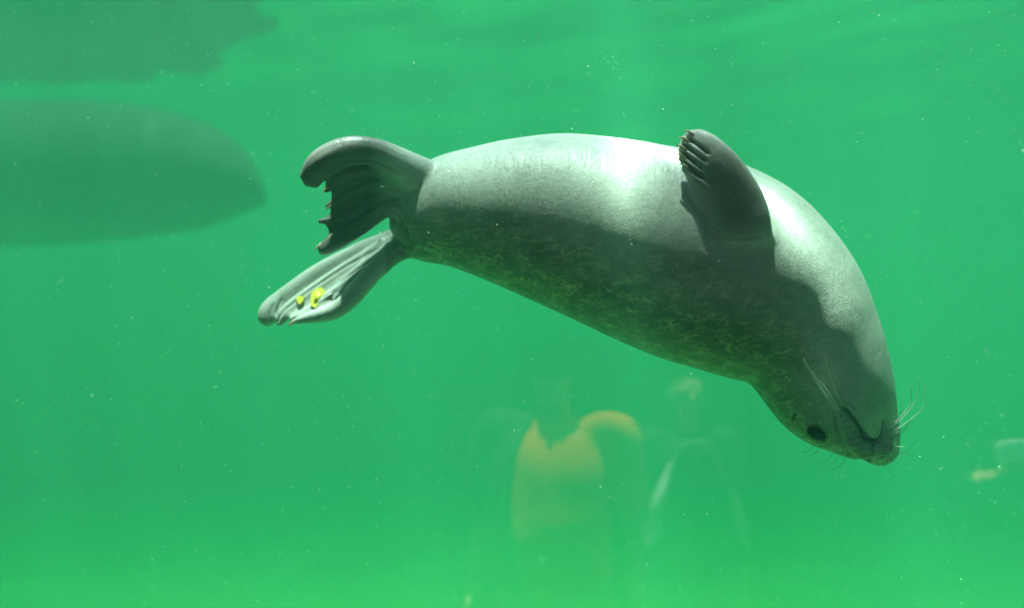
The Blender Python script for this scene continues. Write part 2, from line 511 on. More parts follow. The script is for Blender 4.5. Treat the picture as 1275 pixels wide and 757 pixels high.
def sweep(sec, seg, base_d, cap0, cap1, rowscale):
    """rings round (belly, back) pixel pairs"""
    pxm = base_d / F
    V = []; Fc = []
    n = len(sec)
    for r in sec:
        a = np.array(P_(r[0], r[1], base_d)); b = np.array(P_(r[2], r[3], base_d))
        c = (a + b) / 2 + WD * r[5] * pxm
        u = (b - a) / 2
        h = np.linalg.norm(u) * r[4]
        for k in range(seg):
            th = 2 * math.pi * k / seg
            V.append(c + math.cos(th) * u + math.sin(th) * h * WD)
    for i in range(n - 1):
        for k in range(seg):
            k2 = (k + 1) % seg
            Fc.append((i * seg + k, i * seg + k2, (i + 1) * seg + k2, (i + 1) * seg + k))
    for idx, ext in ((0, cap0), (n - 1, cap1)):
        ring = np.array(V[idx * seg:(idx + 1) * seg]); c = ring.mean(0)
        nb = np.array(V[(1 if idx == 0 else n - 2) * seg:(2 if idx == 0 else n - 1) * seg]).mean(0)
        t = (c - nb); t /= np.linalg.norm(t) + 1e-9
        # two shrinking rings and a pole round the end off
        prev = [idx * seg + k for k in range(seg)]
        for s, e in ((0.85, 0.45), (0.5, 0.85)):
            st = len(V)
            for k in range(seg): V.append(c + (ring[k] - c) * s + t * ext * e)
            for k in range(seg):
                k2 = (k + 1) % seg
                q = (prev[k], prev[k2], st + k2, st + k)
                Fc.append(q if idx else q[::-1])
            prev = list(range(st, st + seg))
        V.append(c + t * ext); pole = len(V) - 1
        for k in range(seg):
            k2 = (k + 1) % seg
            q = (prev[k], prev[k2], pole)
            Fc.append(q if idx else q[::-1])
    return V, Fc

S = Soup()
S.add(*sweep(sec, 64, D0, 10 * PXM, 9 * PXM, 1))

def Q(px, py, o=0.0):
    """seal point: photo pixel and depth offset in px from the axis"""
    return P_(px, py, D0 + o * PXM)
def qcurve(pts, n):
    """pts rows (px, py, offset, radius px) -> world points, radii"""
    c = catmull(np.array(pts, float), n)
    return Q(c[:, 0], c[:, 1], c[:, 2]), c[:, 3] * PXM, c

def ell(px, py, o, a, b, h, ang=0.0, tilt=0.0):
    """ellipsoid: half axes a along ang (deg in photo, from right towards down), b across, h in depth"""
    ca, sa = math.cos(R(ang)), math.sin(R(ang))
    e1 = ca * UX + sa * UY; e2 = -sa * UX + ca * UY
    ct, st = math.cos(R(tilt)), math.sin(R(tilt))
    S.ellipsoid(Q(px, py, o), (e1 * ct + WD * st) * a * PXM, e2 * b * PXM, (WD * ct - e1 * st) * h * PXM)

# muzzle: two whisker pads, lower jaw wedge between them
ell(1061, 541, -67, 32, 17, 20, ang=62)
ell(1071, 557, -59, 18, 15, 21, ang=30)
ell(1098, 553, -52, 21, 10.5, 24, ang=104)
ell(1084, 518, -68, 30, 14, 19, ang=74)
# brow swelling round the eye
ell(1018, 537, -47, 20, 13, 11, ang=30)

# fore flipper (near side, raised)
pts, rad, _ = qcurve([(934, 330, -104, 30), (921, 295, -122, 37), (909, 258, -124, 38), (893, 222, -126, 33), (876, 196, -124, 27), (863, 180, -118, 21), (857, 172, -113, 15)], 30)
S.add(*tube(pts, rad, seg=28, flat=0.36, wdir=WD - 0.45 * UY + 0.15 * UX))
# five digits along the blade's end
DIG = [((896, 196), (858, 166)), ((893, 205), (851, 174)), ((889, 214), (848, 184)), ((886, 224), (848, 195)), ((884, 236), (852, 208))]
for (a, b) in DIG:
    pts, rad, _ = qcurve([(a[0], a[1], -128, 8), ((a[0] + b[0]) / 2, (a[1] + b[1]) / 2, -124, 7.5), (b[0], b[1], -116, 5.2)], 10)
    S.add(*tube(pts, rad, seg=12, flat=0.9, wdir=WD))
# skin fold at the armpit
pts, rad, _ = qcurve([(874, 262, -112, 4), (880, 276, -120, 5.5), (897, 288, -129, 6), (920, 292, -135, 4)], 14)
S.add(*tube(pts, rad, seg=10, wdir=WD))

def fan(toes, sag, thick, scal=1.0):
    """toes: list of qcurve rows; web slabs between neighbours sag away from the viewer"""
    cs = []
    for t in toes:
        w, r, c = qcurve(t, 26)
        S.add(*tube(w, r, seg=14, flat=0.8, wdir=WD))
        cs.append(c)
    for i in range(len(cs) - 1):
        a, b = cs[i][:-1], cs[i + 1][:-1]
        nv = 7; rowsn = len(a)
        V = []
        for side in (-1, 1):
            for j in range(rowsn):
                for k in range(nv):
                    t = k / (nv - 1)
                    c = a[j] * (1 - t) + b[j] * t
                    s = math.sin(math.pi * t)
                    # scalloped free edge
                    back = a[max(j - 1, 0)] * (1 - t) + b[max(j - 1, 0)] * t
                    pos = c + (back - c) * s * (0.9 * scal if j > rowsn - 6 else 0.0) * (j - rowsn + 6) * 0.5
                    th = thick * (1 - 0.45 * j / rowsn)
                    V.append(Q(pos[0], pos[1], pos[2] + sag * s * j / rowsn + side * th))
        Fc = []; off = rowsn * nv
        for j in range(rowsn - 1):
            for k in range(nv - 1):
                q = (j * nv + k, j * nv + k + 1, (j + 1) * nv + k + 1, (j + 1) * nv + k)
                Fc.append(q); Fc.append(tuple(x + off for x in q[::-1]))
        ring = [k for k in range(nv)] + [j * nv + nv - 1 for j in range(1, rowsn)] + [(rowsn - 1) * nv + k for k in range(nv - 2, -1, -1)] + [j * nv for j in range(rowsn - 2, 0, -1)]
        for x, y in zip(ring, ring[1:] + ring[:1]):
            Fc.append((y, x, x + off, y + off))
        S.add(V, Fc)

# upper hind flipper, folded over, seen from its concave side
fan([[(540, 228, -26, 26), (500, 208, -44, 22), (466, 190, -60, 17), (432, 189, -66, 18), (400, 205, -64, 18), (384, 226, -58, 13)],
     [(540, 235, -22, 22), (500, 220, -34, 15), (468, 210, -42, 11), (438, 214, -44, 9), (418, 226, -40, 7), (405, 238, -38, 4)],
     [(540, 242, -20, 22), (500, 231, -26, 14), (468, 228, -26, 10), (440, 238, -24, 8), (420, 250, -22, 6), (406, 258, -22, 3)],
     [(540, 248, -18, 22), (502, 240, -20, 14), (472, 246, -14, 10), (444, 262, -10, 8), (418, 273, -10, 6), (397, 276, -12, 3)],
     [(540, 255, -16, 22), (504, 250, -18, 17), (478, 258, -14, 14), (448, 280, -10, 13), (420, 299, -10, 12), (401, 313, -12, 9)]], 5, 3.6, 0.8)
# lower hind flipper, sole up
fan([[(525, 285, 22, 22), (490, 298, 34, 14), (450, 313, 48, 13), (400, 340, 52, 15), (357, 370, 48, 15), (336, 389, 42, 16), (333, 402, 36, 12)],
     [(525, 290, 14, 20), (490, 304, 20, 12), (452, 322, 30, 10), (410, 350, 32, 11), (370, 378, 28, 11), (353, 393, 22, 10), (346, 405, 18, 6)],
     [(525, 295, 4, 20), (490, 309, 6, 12), (454, 334, 8, 10), (418, 364, 10, 10), (390, 382, 10, 8), (372, 391, 8, 6), (360, 399, 6, 4)],
     [(525, 300, -4, 20), (492, 314, -8, 14), (464, 340, -14, 13), (438, 370, -16, 13), (416, 387, -16, 12), (388, 395, -14, 9), (362, 401, -10, 4)]], 5, 5.0, 0.3)
# folded edge of skin running across the sole
pts, rad, _ = qcurve([(483, 318, -16, 5), (470, 334, -14, 4), (456, 351, -18, 3), (444, 349, -10, 2.4), (434, 356, -10, 3), (420, 363, -4, 2.2), (402, 370, 2, 1.6)], 40)
S.add(*tube(pts, rad, seg=8, wdir=WD))
for row in ([(476, 297, 20, 3), (466, 306, 22, 3.2), (455, 318, 22, 2.6), (446, 330, 14, 2)],
            [(483, 302, -8, 3), (474, 314, -10, 3.4), (462, 328, -9, 2.4)]):
    pts, rad, _ = qcurve(row, 16)
    S.add(*tube(pts, rad, seg=8, wdir=WD))
# short tail between the hind flippers
pts, rad, _ = qcurve([(520, 268, -20, 18), (500, 264, -30, 12), (487, 262, -36, 7), (480, 261, -38, 4)], 12)
S.add(*tube(pts, rad, seg=12, flat=0.6, wdir=WD))

seal_me = remesh(S, 0.0021)
seal_me.name = 'seal'
laplace(seal_me, 3)
co = get_co(seal_me)
px, py, dd = to_px(co)
# blend the roots of flippers and muzzle swellings into the body
w = np.zeros(len(co))
def blob(cx, cy, r, amt=1.0):
    global w
    w = np.maximum(w, amt * np.clip(1.4 - np.hypot(px - cx, py - cy) / r, 0, 1))
blob(925, 315, 45); blob(950, 290, 18); blob(515, 232, 34); blob(532, 208, 26); blob(538, 240, 26); blob(512, 300, 24); blob(490, 300, 12); blob(1085, 488, 22); blob(1020, 537, 26)
blob(1101, 520, 14, 0.8)
body = np.clip((px - 545) / 40, 0, 1) * np.clip((py - 0) / 1, 0, 1)
body *= np.clip((np.minimum(np.hypot(px - 1065, py - 540), np.hypot(px - 1020, py - 537) + 25) - 55) / 25, 0, 1)
body *= np.where(dd < D0 - 90 * PXM, np.clip((poly_dist(px, py, [(918, 285), (905, 245), (858, 172)])[0] - 44) / 20, 0, 1), 1)
w = np.maximum(w, body)
sole = ((px < 478) & (py > 298 + np.clip((px - 400) * -0.0, 0, 1)) & (py > 322 - (px - 390) * 0.35)).astype(float)
w = np.maximum(w, 0.9 * sole)
laplace(seal_me, 60, w)
laplace(seal_me, 2)

# ---- fine relief in the skin: mouth line, grooves, pits, wrinkles
co = get_co(seal_me); no = get_no(seal_me)
px, py, dd = to_px(co)
front = (no @ WD) < 0.15
disp = np.zeros(len(co)); dark = np.zeros(len(co))
def groove(pts, width, depth, dk=0.0, dkw=None, ends=True, sel=None):
    global disp, dark
    d, t = poly_dist(px, py, pts)
    e = np.clip(np.minimum(t, 1 - t) * 8 + 0.15, 0, 1) if ends else 1.0
    s = front if sel is None else sel
    g = np.exp(-(d / width) ** 2) * e * s
    disp -= g * depth * PXM
    if dk: dark = np.maximum(dark, dk * np.exp(-(d / (dkw or width)) ** 4) * e * s)
head = front & (px > 960) & (py > 400)
# mouth line round the chin
groove([(1046, 505), (1056, 513), (1065, 524), (1073, 537), (1080, 546), (1088, 551), (1095, 550), (1100, 543), (1102, 532), (1102, 520)], 2.9, 8.0, 0.95, 1.7, sel=head)
dark = np.maximum(dark, 0.9 * np.exp(-(((px - 1091) / 6) ** 2 + ((py - 548.5) / 2.6) ** 2)) * head)
# cleft between pads, nostril slit, rim under pad
groove([(1089, 552), (1089, 560), (1086, 568), (1080, 573)], 1.3, 2.2, 0.7, 0.9, sel=head)
groove([(1066, 571.5), (1072, 574.5), (1080, 575), (1085, 572)], 1.9, 3.0, 1.0, 1.8, sel=(px > 1050) & (py > 560))
groove([(1039, 510), (1041, 528), (1047, 549), (1057, 564), (1067, 571)], 2.6, 3.4, 0.2, 1.4, sel=head)
# ear hole and eye socket
groove([(990, 513), (988.5, 518), (986.5, 523)], 1.4, 3.0, 1.0, 1.2, sel=head)
ex = (px - 1018); ey = (py - 538.5)
ca, sa = math.cos(R(28)), math.sin(R(28))
er = np.hypot((ex * ca + ey * sa) / 13.0, (-ex * sa + ey * ca) / 9.5)
disp -= np.where(head, np.clip(1.02 - er, 0, 0.4) * 12 * PXM, 0)
disp += np.where(head, np.exp(-((er - 1.28) / 0.16) ** 2) * 0.9 * PXM, 0)
disp -= np.where(head & (ey > -2), np.exp(-((er - 1.55) / 0.14) ** 2) * 0.8 * PXM, 0)
dark = np.maximum(dark, np.where(head, 0.85 * np.exp(-((er - 1.0) / 0.13) ** 2), 0))
# whisker pits in rows
for row in range(6):
    for k in range(8):
        t = k / 7
        x = 1048 + 23 * t + row * 4.9 - 3 * math.sin(t * 2); y = 518 + 49 * t - row * 1.6 + row * t * 1.2
        if x > 1088 - 0.0 * row or (x - 1063) * 0.53 + (541 - y) * -0.0 > 15: continue
        x += random.uniform(-.6, .6); y += random.uniform(-.8, .8)
        d, _ = poly_dist(px, py, [(1046, 505), (1056, 513), (1065, 524), (1073, 537), (1080, 546), (1088, 551)]) if False else (None, None)
        lim = 1046 + (y - 505) * 0.78
        if x > lim - 3: continue
        g = np.exp(-((px - x) ** 2 + ((py - y) * 0.75) ** 2) / 1.35 ** 2) * head
        disp -= g * 1.2 * PXM; dark = np.maximum(dark, g * 0.95)
        g = np.exp(-((px - x + 1.8) ** 2 + (py - y + 1.8) ** 2) / 1.5 ** 2) * head
        disp += g * 0.6 * PXM
for k in range(14):
    x = 1096 + (k % 3) * 3.4 + random.uniform(-.5, .5); y = 552 + (k // 3) * 4.2 + random.uniform(-.6, .6)
    g = np.exp(-((px - x) ** 2 + (py - y) ** 2) / 1.1 ** 2) * (px > 1085) * (py > 545)
    disp -= g * 0.7 * PXM; dark = np.maximum(dark, g * 0.8)
padm = np.clip(1.25 - np.hypot(((px - 1062) * math.cos(R(62)) + (py - 541) * math.sin(R(62))) / 33, (-(px - 1062) * math.sin(R(62)) + (py - 541) * math.cos(R(62))) / 15), 0, 0.25) * 4
padr = np.clip(1.25 - np.hypot((px - 1100) / 11, (py - 556) / 18), 0, 0.25) * 4
dark = np.maximum(dark, 0.16 * np.maximum(padm, padr * (py > 552)) * head)
# chin furrows
groove([(1052, 498), (1064, 505), (1075, 520)], 3.0, 1.2, sel=head)
groove([(1085, 490), (1086, 505), (1088, 520)], 2.0, 0.5, sel=head)
# fore flipper: slits between digits, wrinkles at the root
fl_near = dd < D0 - 75 * PXM
for (a0, b0), (a1, b1) in zip(DIG[:-1], DIG[1:]):
    m0 = ((a0[0] + a1[0]) / 2, (a0[1] + a1[1]) / 2); m1 = ((b0[0] + b1[0]) / 2 - 3, (b0[1] + b1[1]) / 2 - 2)
    m0 = (m0[0] * 0.75 + m1[0] * 0.25, m0[1] * 0.75 + m1[1] * 0.25)
    groove([m0, m1], 2.0, 4.0, 0.55, 1.5, sel=front & fl_near)
for k in range(7):
    o = k * 5.5
    groove([(876 - o * .3, 262 + o * 1.1), (884, 280 + o * 1.15), (902, 292 + o), (926, 297 + o * .9), (950, 293 + o * .8)], 2.0, 2.4 / (1 + 0.35 * k), sel=front)
# neck and tail wrinkles
groove([(486, 258), (494, 266), (503, 280), (508, 292)], 2.0, 2.0, sel=front)
groove([(497, 252), (505, 262), (511, 277)], 2.4, 1.6, sel=front)
groove([(500, 300), (530, 312), (556, 325)], 4.0, 1.2, sel=front)
# folds along the hind flippers
for pts_ in ([(500, 215), (465, 200), (430, 200), (408, 214), (396, 228)], [(500, 226), (466, 219), (438, 224), (412, 240)], [(500, 235), (470, 236), (440, 248), (412, 266)],
             [(500, 244), (474, 251), (445, 270), (412, 288)]):
    groove(pts_, 2.2, 2.6, sel=front)
for pts_ in ([(470, 310), (430, 332), (385, 362), (352, 388), (340, 408)], [(466, 322), (430, 346), (392, 372), (360, 396)], [(340, 378), (336, 392), (338, 408)], [(352, 370), (344, 388), (345, 405)],
             [(420, 362), (395, 372), (372, 388)]):
    groove(pts_, 1.8, 1.3, sel=front)
co = co + no * disp[:, None]
set_co(seal_me, co)
laplace(seal_me, 1)

# ---- coat attribute: R back-ness, G dark marks and painted flipper shade, B flipper
co = get_co(seal_me); px, py, dd = to_px(co)
mid = (sec[:, 0:2] + sec[:, 2:4]) / 2
backness = np.zeros(len(co))
for i0 in range(0, len(co), 40000):
    sl = slice(i0, i0 + 40000)
    d2 = (px[sl, None] - mid[None, :, 0]) ** 2 + (py[sl, None] - mid[None, :, 1]) ** 2
    k = d2.argmin(1)
    a = sec[k, 0:2]; b = sec[k, 2:4]
    t = ((px[sl] - a[:, 0]) * (b - a)[:, 0] + (py[sl] - a[:, 1]) * (b - a)[:, 1]) / (((b - a) ** 2).sum(1))
    backness[sl] = np.clip(t, 0, 1)
hd = np.clip((py - 380) / 90, 0, 1) * (px > 930)
backness = backness * 1.0 - 0.0 * hd
flip = np.zeros(len(co))
flip = np.maximum(flip, np.clip((505 - px) / 40, 0, 1) * 0.85)
flip = np.maximum(flip, np.where(dd < D0 - 78 * PXM, np.clip(1.2 - poly_dist(px, py, [(915, 265), (905, 245), (858, 172)])[0] / 45, 0, 1), 0) * (py < 300))
dark = np.maximum(dark, 0.75 * np.exp(-(((px - 713 - (py - 380) * 0.1) / 5) ** 4 + ((py - 381) / 13) ** 4)) * front)
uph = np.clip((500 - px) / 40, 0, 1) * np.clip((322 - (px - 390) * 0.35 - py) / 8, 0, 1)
dark = np.maximum(dark, 0.78 * uph)  # upper hind flipper's dark fur, deepened with the shade of its hollow
dark = np.maximum(dark, 0.6 * flip * (px > 700) * np.clip((py - 175) / 40, 0, 1))  # fore flipper's shade painted into the coat, darker towards the root
sole = (px < 480) & (py > 322 - (px - 390) * 0.35)
flip = np.where(sole, 0.25, flip)
backness = np.where(sole, 0.0, backness)
bn = np.where((px > 960) & (py > 470), backness * 0.75 + 0.1, backness)
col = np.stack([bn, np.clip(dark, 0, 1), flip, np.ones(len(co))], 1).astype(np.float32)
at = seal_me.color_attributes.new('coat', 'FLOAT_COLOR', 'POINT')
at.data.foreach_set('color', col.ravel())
seal_me.polygons.foreach_set('use_smooth', [True] * len(seal_me.polygons))
root = Vector(P_(760, 300, D0))
set_co(seal_me, co - np.array(root))
seal_me.materials.clear()
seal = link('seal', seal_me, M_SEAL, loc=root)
tag(seal, 'pale grey seal rolling belly up with one fore flipper raised and nose down', 'seal')
bpy.context.view_layer.update()

bm = bmesh.new(); bm.from_mesh(seal_me); BV = BVHTree.FromBMesh(bm); bm.free()
def surf(x, y):
    """point and normal on the seal at a photo pixel (local to the seal)"""
    o = EYE - root
    d = (P(x, y, 1.0) - EYE).normalized()
    h = BV.ray_cast(o, d)
    if h[0] is None:
        q = P(x, y, D0 - 40 * PXM) - root
        h = BV.find_nearest(q)
    return h[0], h[1]

def part(name, V, Fc, mat, label=None):
    o = link(name, mesh_from(V, Fc, name), mat, seal)
    if label: o['label'] = label
    return o

# eye: dark wet ball in its socket
h, n = surf(1018, 538.5)
e1 = ca * UX + sa * UY; e2 = -sa * UX + ca * UY
es = Soup()
cen = np.array(P(1018, 538.5, (h + root - EYE).dot(Vector(WD)) + 1.6 * PXM) - root)
es.ellipsoid(cen, e1 * 13.2 * PXM, e2 * 9.8 * PXM, WD * 9.5 * PXM, 28, 18)
part('eye', es.v, es.f, M_EYE, 'large black eye')
# far-side eye
hb = BV.ray_cast(P(1035, 520, D0 + 200 * PXM) - root, -Vector(WD))
if hb[0] is not None:
    es = Soup()
    es.ellipsoid(np.array(hb[0]) - WD * 4 * PXM, e1 * 11 * PXM, e2 * 9 * PXM, WD * 9 * PXM, 20, 12)
    part('eye', es.v, es.f, M_EYE)

# claws
for (a, b) in DIG:
    h, n = surf(b[0] + 5, b[1] + 2)
    base = np.array(h) + WD * 1.5 * PXM
    dirv = np.array([b[0] - a[0], b[1] - a[1]], float); dirv /= np.linalg.norm(dirv)
    e = dirv[0] * UX + dirv[1] * UY
    crv = catmull([base - e * 4 * PXM, base + e * 2 * PXM - WD * 1.2 * PXM, base + e * 7 * PXM - WD * 0.6 * PXM, base + e * 12 * PXM + WD * 1.5 * PXM + UY * 2.5 * PXM], 9)
    part('claw', *tube(crv, np.linspace(2.5, 0.5, 9) * PXM, seg=8), M_CLAW)
for tip in ((403, 236), (404, 263), (395, 284), (393, 308), (331, 411), (346, 409)):
    h, n = surf(tip[0] + 4, tip[1] - 2)
    base = np.array(h) + WD * 1.0 * PXM
    e = -0.75 * UX + 0.65 * UY
    crv = catmull([base - e * 3 * PXM, base + e * 2 * PXM, base + e * 5.5 * PXM, base + e * 8 * PXM + WD * PXM], 8)
    part('claw', *tube(crv, np.linspace(1.9, 0.4, 8) * PXM, seg=8), M_CLAW)

# yellow plastic tag clipped through the web of the lower hind flipper
def slab(pts, th, up):
    """closed prism over pixel outline pts lying on the skin"""
    W = []
    for x, y in pts:
        h, n = surf(x, y)
        W.append(np.array(h))
    W = np.array(W); c = W.mean(0)
    nn = -WD * 0.85 - UY * 0.4; nn /= np.linalg.norm(nn)
    W = c + (W - c) - np.outer((W - c) @ nn, nn)
    k = len(W)
    V = list(W - nn * 0.001 + nn * up) + list(W + nn * (th + up))
    Fc = [tuple(range(k))[::-1], tuple(range(k, 2 * k))] + [(i, (i + 1) % k, (i + 1) % k + k, i + k) for i in range(k)]
    return V, Fc
t1 = part('flipper_tag', *slab([(387, 381), (390, 371), (396, 363), (403, 362), (409, 366), (404, 373), (396, 378), (393, 384)], 0.003, 0.0028), M_TAG, 'yellow plastic tag')
t2 = part('flipper_tag', *slab([(369, 372), (372, 369), (379, 370), (378, 376), (373, 381), (371, 377)], 0.003, 0.002), M_TAG, 'small yellow tag stud')
for t_ in (t1, t2):
    t_.data.polygons.foreach_set('use_smooth', [False] * len(t_.data.polygons))
part('flipper_tag', *slab([(391, 379), (394, 372), (398, 367), (402, 367), (399, 372), (395, 377)], 0.0035, 0.0036), simple('tag_recess_yellow', (0.5, 0.47, 0.03), 0.5))  # inner recess of the tag, same yellow, slightly rougher

# whiskers
WH = [([(1041, 513), (1030, 497), (1016, 474), (1001, 447)], 0), ([(1044, 511), (1034, 498), (1022, 482), (1012, 462)], 0), ([(1046, 512), (1038, 498), (1026, 480), (1019, 474)], 0),
      ([(1050, 505), (1041, 488), (1033, 466), (1026, 441)], 0), ([(1056, 508), (1050, 498), (1047, 488)], 1), ([(1064, 513), (1060, 506), (1058, 498)], 1), ([(1083, 516), (1082, 506), (1083, 498)], 1),
      ([(1106, 536), (1126, 518), (1142, 494), (1145, 470)], 0), ([(1107, 541), (1128, 526), (1149, 507), (1152, 477)], 0), ([(1106, 534), (1122, 518), (1134, 500), (1133, 478)], 0),
      ([(1107, 544), (1120, 536), (1133, 529)], 0), ([(1105, 540), (1117, 528), (1122, 512), (1123, 504)], 1), ([(1107, 548), (1121, 540), (1130, 530), (1132, 518)], 1),
      ([(1107, 551), (1118, 556), (1127, 555)], 0), ([(1107, 553), (1124, 563), (1138, 552), (1149, 537)], 1), ([(1107, 558), (1120, 565), (1132, 563)], 1),
      ([(1106, 562), (1116, 569), (1128, 571)], 1), ([(1104, 566), (1111, 573), (1117, 577)], 1), ([(1101, 569), (1107, 578), (1112, 583)], 1), ([(1097, 571), (1100, 579), (1103, 584)], 1),
      ([(1091, 572), (1093, 582), (1097, 591)], 1), ([(1050, 562), (1040, 573), (1028, 581)], 1), ([(1056, 568), (1046, 580), (1034, 587)], 1), ([(1040, 563), (1030, 572), (1020, 576)], 1),
      ([(1024, 556), (1013, 565), (1004, 569)], 1), ([(1014, 555), (1006, 561), (995, 564)], 1), ([(1003, 549), (1008, 540), (1004, 533)], 1)]
for k, (pts_, dk) in enumerate(WH):
    h, n = surf(*pts_[0])
    hd_ = (h + root - EYE).dot(Vector(WD))
    m_ = len(pts_)
    w3 = [np.array(h) - np.array(n) * 0.002]
    for j in range(1, m_):
        w3.append(np.array(P(pts_[j][0], pts_[j][1], hd_ - (0.006 + 0.012 * j if pts_[0][0] < 1090 else 0.004 * j)) - root))
    crv = catmull(w3, 16)
    r0 = 0.00078 if not dk else 0.00045
    part('whisker', *tube(crv, np.linspace(r0, r0 * 0.45, 16), seg=5), M_WHISKD if dk else M_WHISK)

# ------------------------------------------------------------------ second seal, dim in the murk under the surface
D2 = 5.3
PX2 = D2 / F
rows2 = np.array([(-330, 190, -330, 250, .9, 0), (-280, 165, -280, 268, .95, 0), (-200, 145, -205, 290, 1, 0), (-100, 132, -105, 305, 1, 0), (0, 127, -5, 308, 1, 0), (90, 127, 80, 304, 1, 0), (160, 131, 145, 298, 1, 0),
                  (215, 141, 198, 292, 1, 0), (258, 155, 238, 288, 1, 0), (290, 173, 262, 281, 1, -5), (311, 194, 284, 275, 1, -8), (324, 216, 300, 269, 1, -10), (331, 234, 313, 264, .95, -10), (334, 245, 323, 261, .9, -10)], float)
sec2 = catmull(rows2, 60)
S2 = Soup()
S2.add(*sweep(sec2, 40, D2, 14 * PX2, 6 * PX2, 1))
def q2(pts, n):
    c = catmull(np.array(pts, float), n)
    return P_(c[:, 0], c[:, 1], D2 + c[:, 2] * PX2), c[:, 3] * PX2
pp, rr = q2([(225, 244, -52, 18), (195, 268, -62, 22), (160, 282, -62, 18), (135, 289, -58, 9)], 14)
S2.add(*tube(pp, rr, seg=14, flat=0.35, wdir=WD))
for o_, e_ in ((-18, -16), (18, 12)):
    pp, rr = q2([(-325, 220, o_, 24), (-365, 222 + e_, o_, 22), (-405, 224 + 2 * e_, o_, 26), (-430, 226 + 2.4 * e_, o_, 20)], 14)
    S2.add(*tube(pp, rr, seg=14, flat=0.35, wdir=WD))
me2 = remesh(S2, 0.012)
laplace(me2, 8)
c2 = get_co(me2)
r2 = Vector(P_(0, 220, D2))
x2, y2, _ = to_px(c2)
a2 = me2.color_attributes.new('coat', 'FLOAT_COLOR', 'POINT')
bk = np.clip(1 - (y2 - 128) / 180, 0, 1)
a2.data.foreach_set('color', np.stack([0.35 + bk, 0.3 + 0.65 * bk, 0 * bk, 1 + 0 * bk], 1).astype(np.float32).ravel())
me2.polygons.foreach_set('use_smooth', [True] * len(me2.polygons))
set_co(me2, c2 - np.array(r2))
me2.materials.clear()
M_SEAL2 = M_SEAL.copy(); M_SEAL2.name = 'seal_coat_dark'
for n_ in M_SEAL2.node_tree.nodes:
    if n_.type == 'BSDF_PRINCIPLED':
        n_.inputs['Roughness'].default_value = 0.75; n_.inputs['Specular IOR Level'].default_value = 0.1
seal2 = link('seal', me2, M_SEAL2, loc=r2)
tag(seal2, 'dim bulky seal just under the surface, blurred by murky green water', 'seal')
for o_ in (-1, 1):
    es = Soup()
    es.ellipsoid(P_(316, 232, D2 - 8 * PX2 + o_ * 27 * PX2) - np.array(r2), UX * 6 * PX2, UY * 6 * PX2, WD * 6 * PX2, 12, 8)
    link('eye', mesh_from(es.v, es.f), M_EYE, seal2)

# ------------------------------------------------------------------ drifting specks
rs = np.random.default_rng(11)
sp = Soup()
OCT = np.array([(1, 0, 0), (-1, 0, 0), (0, 1, 0), (0, -1, 0), (0, 0, 1), (0, 0, -1)], float)
OF = [(0, 2, 4), (2, 1, 4), (1, 3, 4), (3, 0, 4), (2, 0, 5), (1, 2, 5), (3, 1, 5), (0, 3, 5)]
for k in range(9000):
    y = GY + 0.03 + rs.random() ** 1.2 * 2.6
    x = rs.uniform(-1.1, 1.1) * (0.25 + y * 0.75)
    z = 1.7 + rs.uniform(-1, 1) * 0.45 * y
    if z > WZ - 0.08 or z < FZ + 0.05: continue
    r = 0.00053 * (1 + 0.9 * rs.random() ** 3) * (2.0 if rs.random() < 0.02 else 1.0) * (0.5 + 0.33 * y)
    sc_ = r * rs.uniform(0.6, 1.3, 3)
    sp.add(OCT * sc_ + np.array((x, y, z)), OF)
tag(link('drifting_specks', mesh_from(sp.v, sp.f, smooth=False), M_SPECK), 'tiny white specks drifting through the green water', 'specks', kind='stuff')

# ------------------------------------------------------------------ viewing window
def on_glass(x, y):
    d = P(x, y, 1.0) - EYE
    p = EYE + d * ((GY - EYE.y) / d.y)
    return p.x, p.z
win = bpy.data.objects.new('viewing_window', None)
C.objects.link(win)
win.location = (0, GY, wz0)
tag(win, 'large viewing window of butted glass panes, visitors faintly reflected in its lower panes', 'window')
xA0, xA1, xB0, zT = -0.133, 0.245, 0.50, 1.561
zB = 1.486
WT = 0.02
def pane(x0, x1, z0, z1, mat):
    o = link('pane', box_mesh(x0, x1, 0.0, WT, z0 - wz0, z1 - wz0), mat, win)
    return o
pane(wx0, wx1, zT, wz1, M_CLEAR)
pane(wx0, xA0, wz0, zT, M_CLEAR)
pane(xA1, xB0, wz0, zT, M_CLEAR)
pane(xB0, wx1, zB, zT, M_CLEAR)
for x0, x1, z1 in ((xA0, xA1, zT), (xB0, wx1, zB)):
    o = pane(x0, x1, wz0, z1, M_GLASS)
    o['label'] = 'pane mirroring the visitors faintly'
    o.data.materials.append(M_CLEAR)
    for p_ in o.data.polygons:
        p_.material_index = 0 if p_.normal.y < -0.9 else 1
M_STEEL = simple('brushed_steel', (0.42, 0.43, 0.44), rough=0.35, noise=0.1)
for b in ((wx0 - 0.04, wx1 + 0.04, -0.20, -0.165, wz1 - wz0 - 0.02, wz1 - wz0 + 0.05), (wx0 - 0.04, wx1 + 0.04, -0.20, -0.165, -0.05, 0.02),
          (wx0 - 0.04, wx0 + 0.02, -0.20, -0.165, 0.02, wz1 - wz0 - 0.02), (wx1 - 0.02, wx1 + 0.04, -0.20, -0.165, 0.02, wz1 - wz0 - 0.02)):
    link('frame', box_mesh(*b, bevel=0.004), M_STEEL, win)

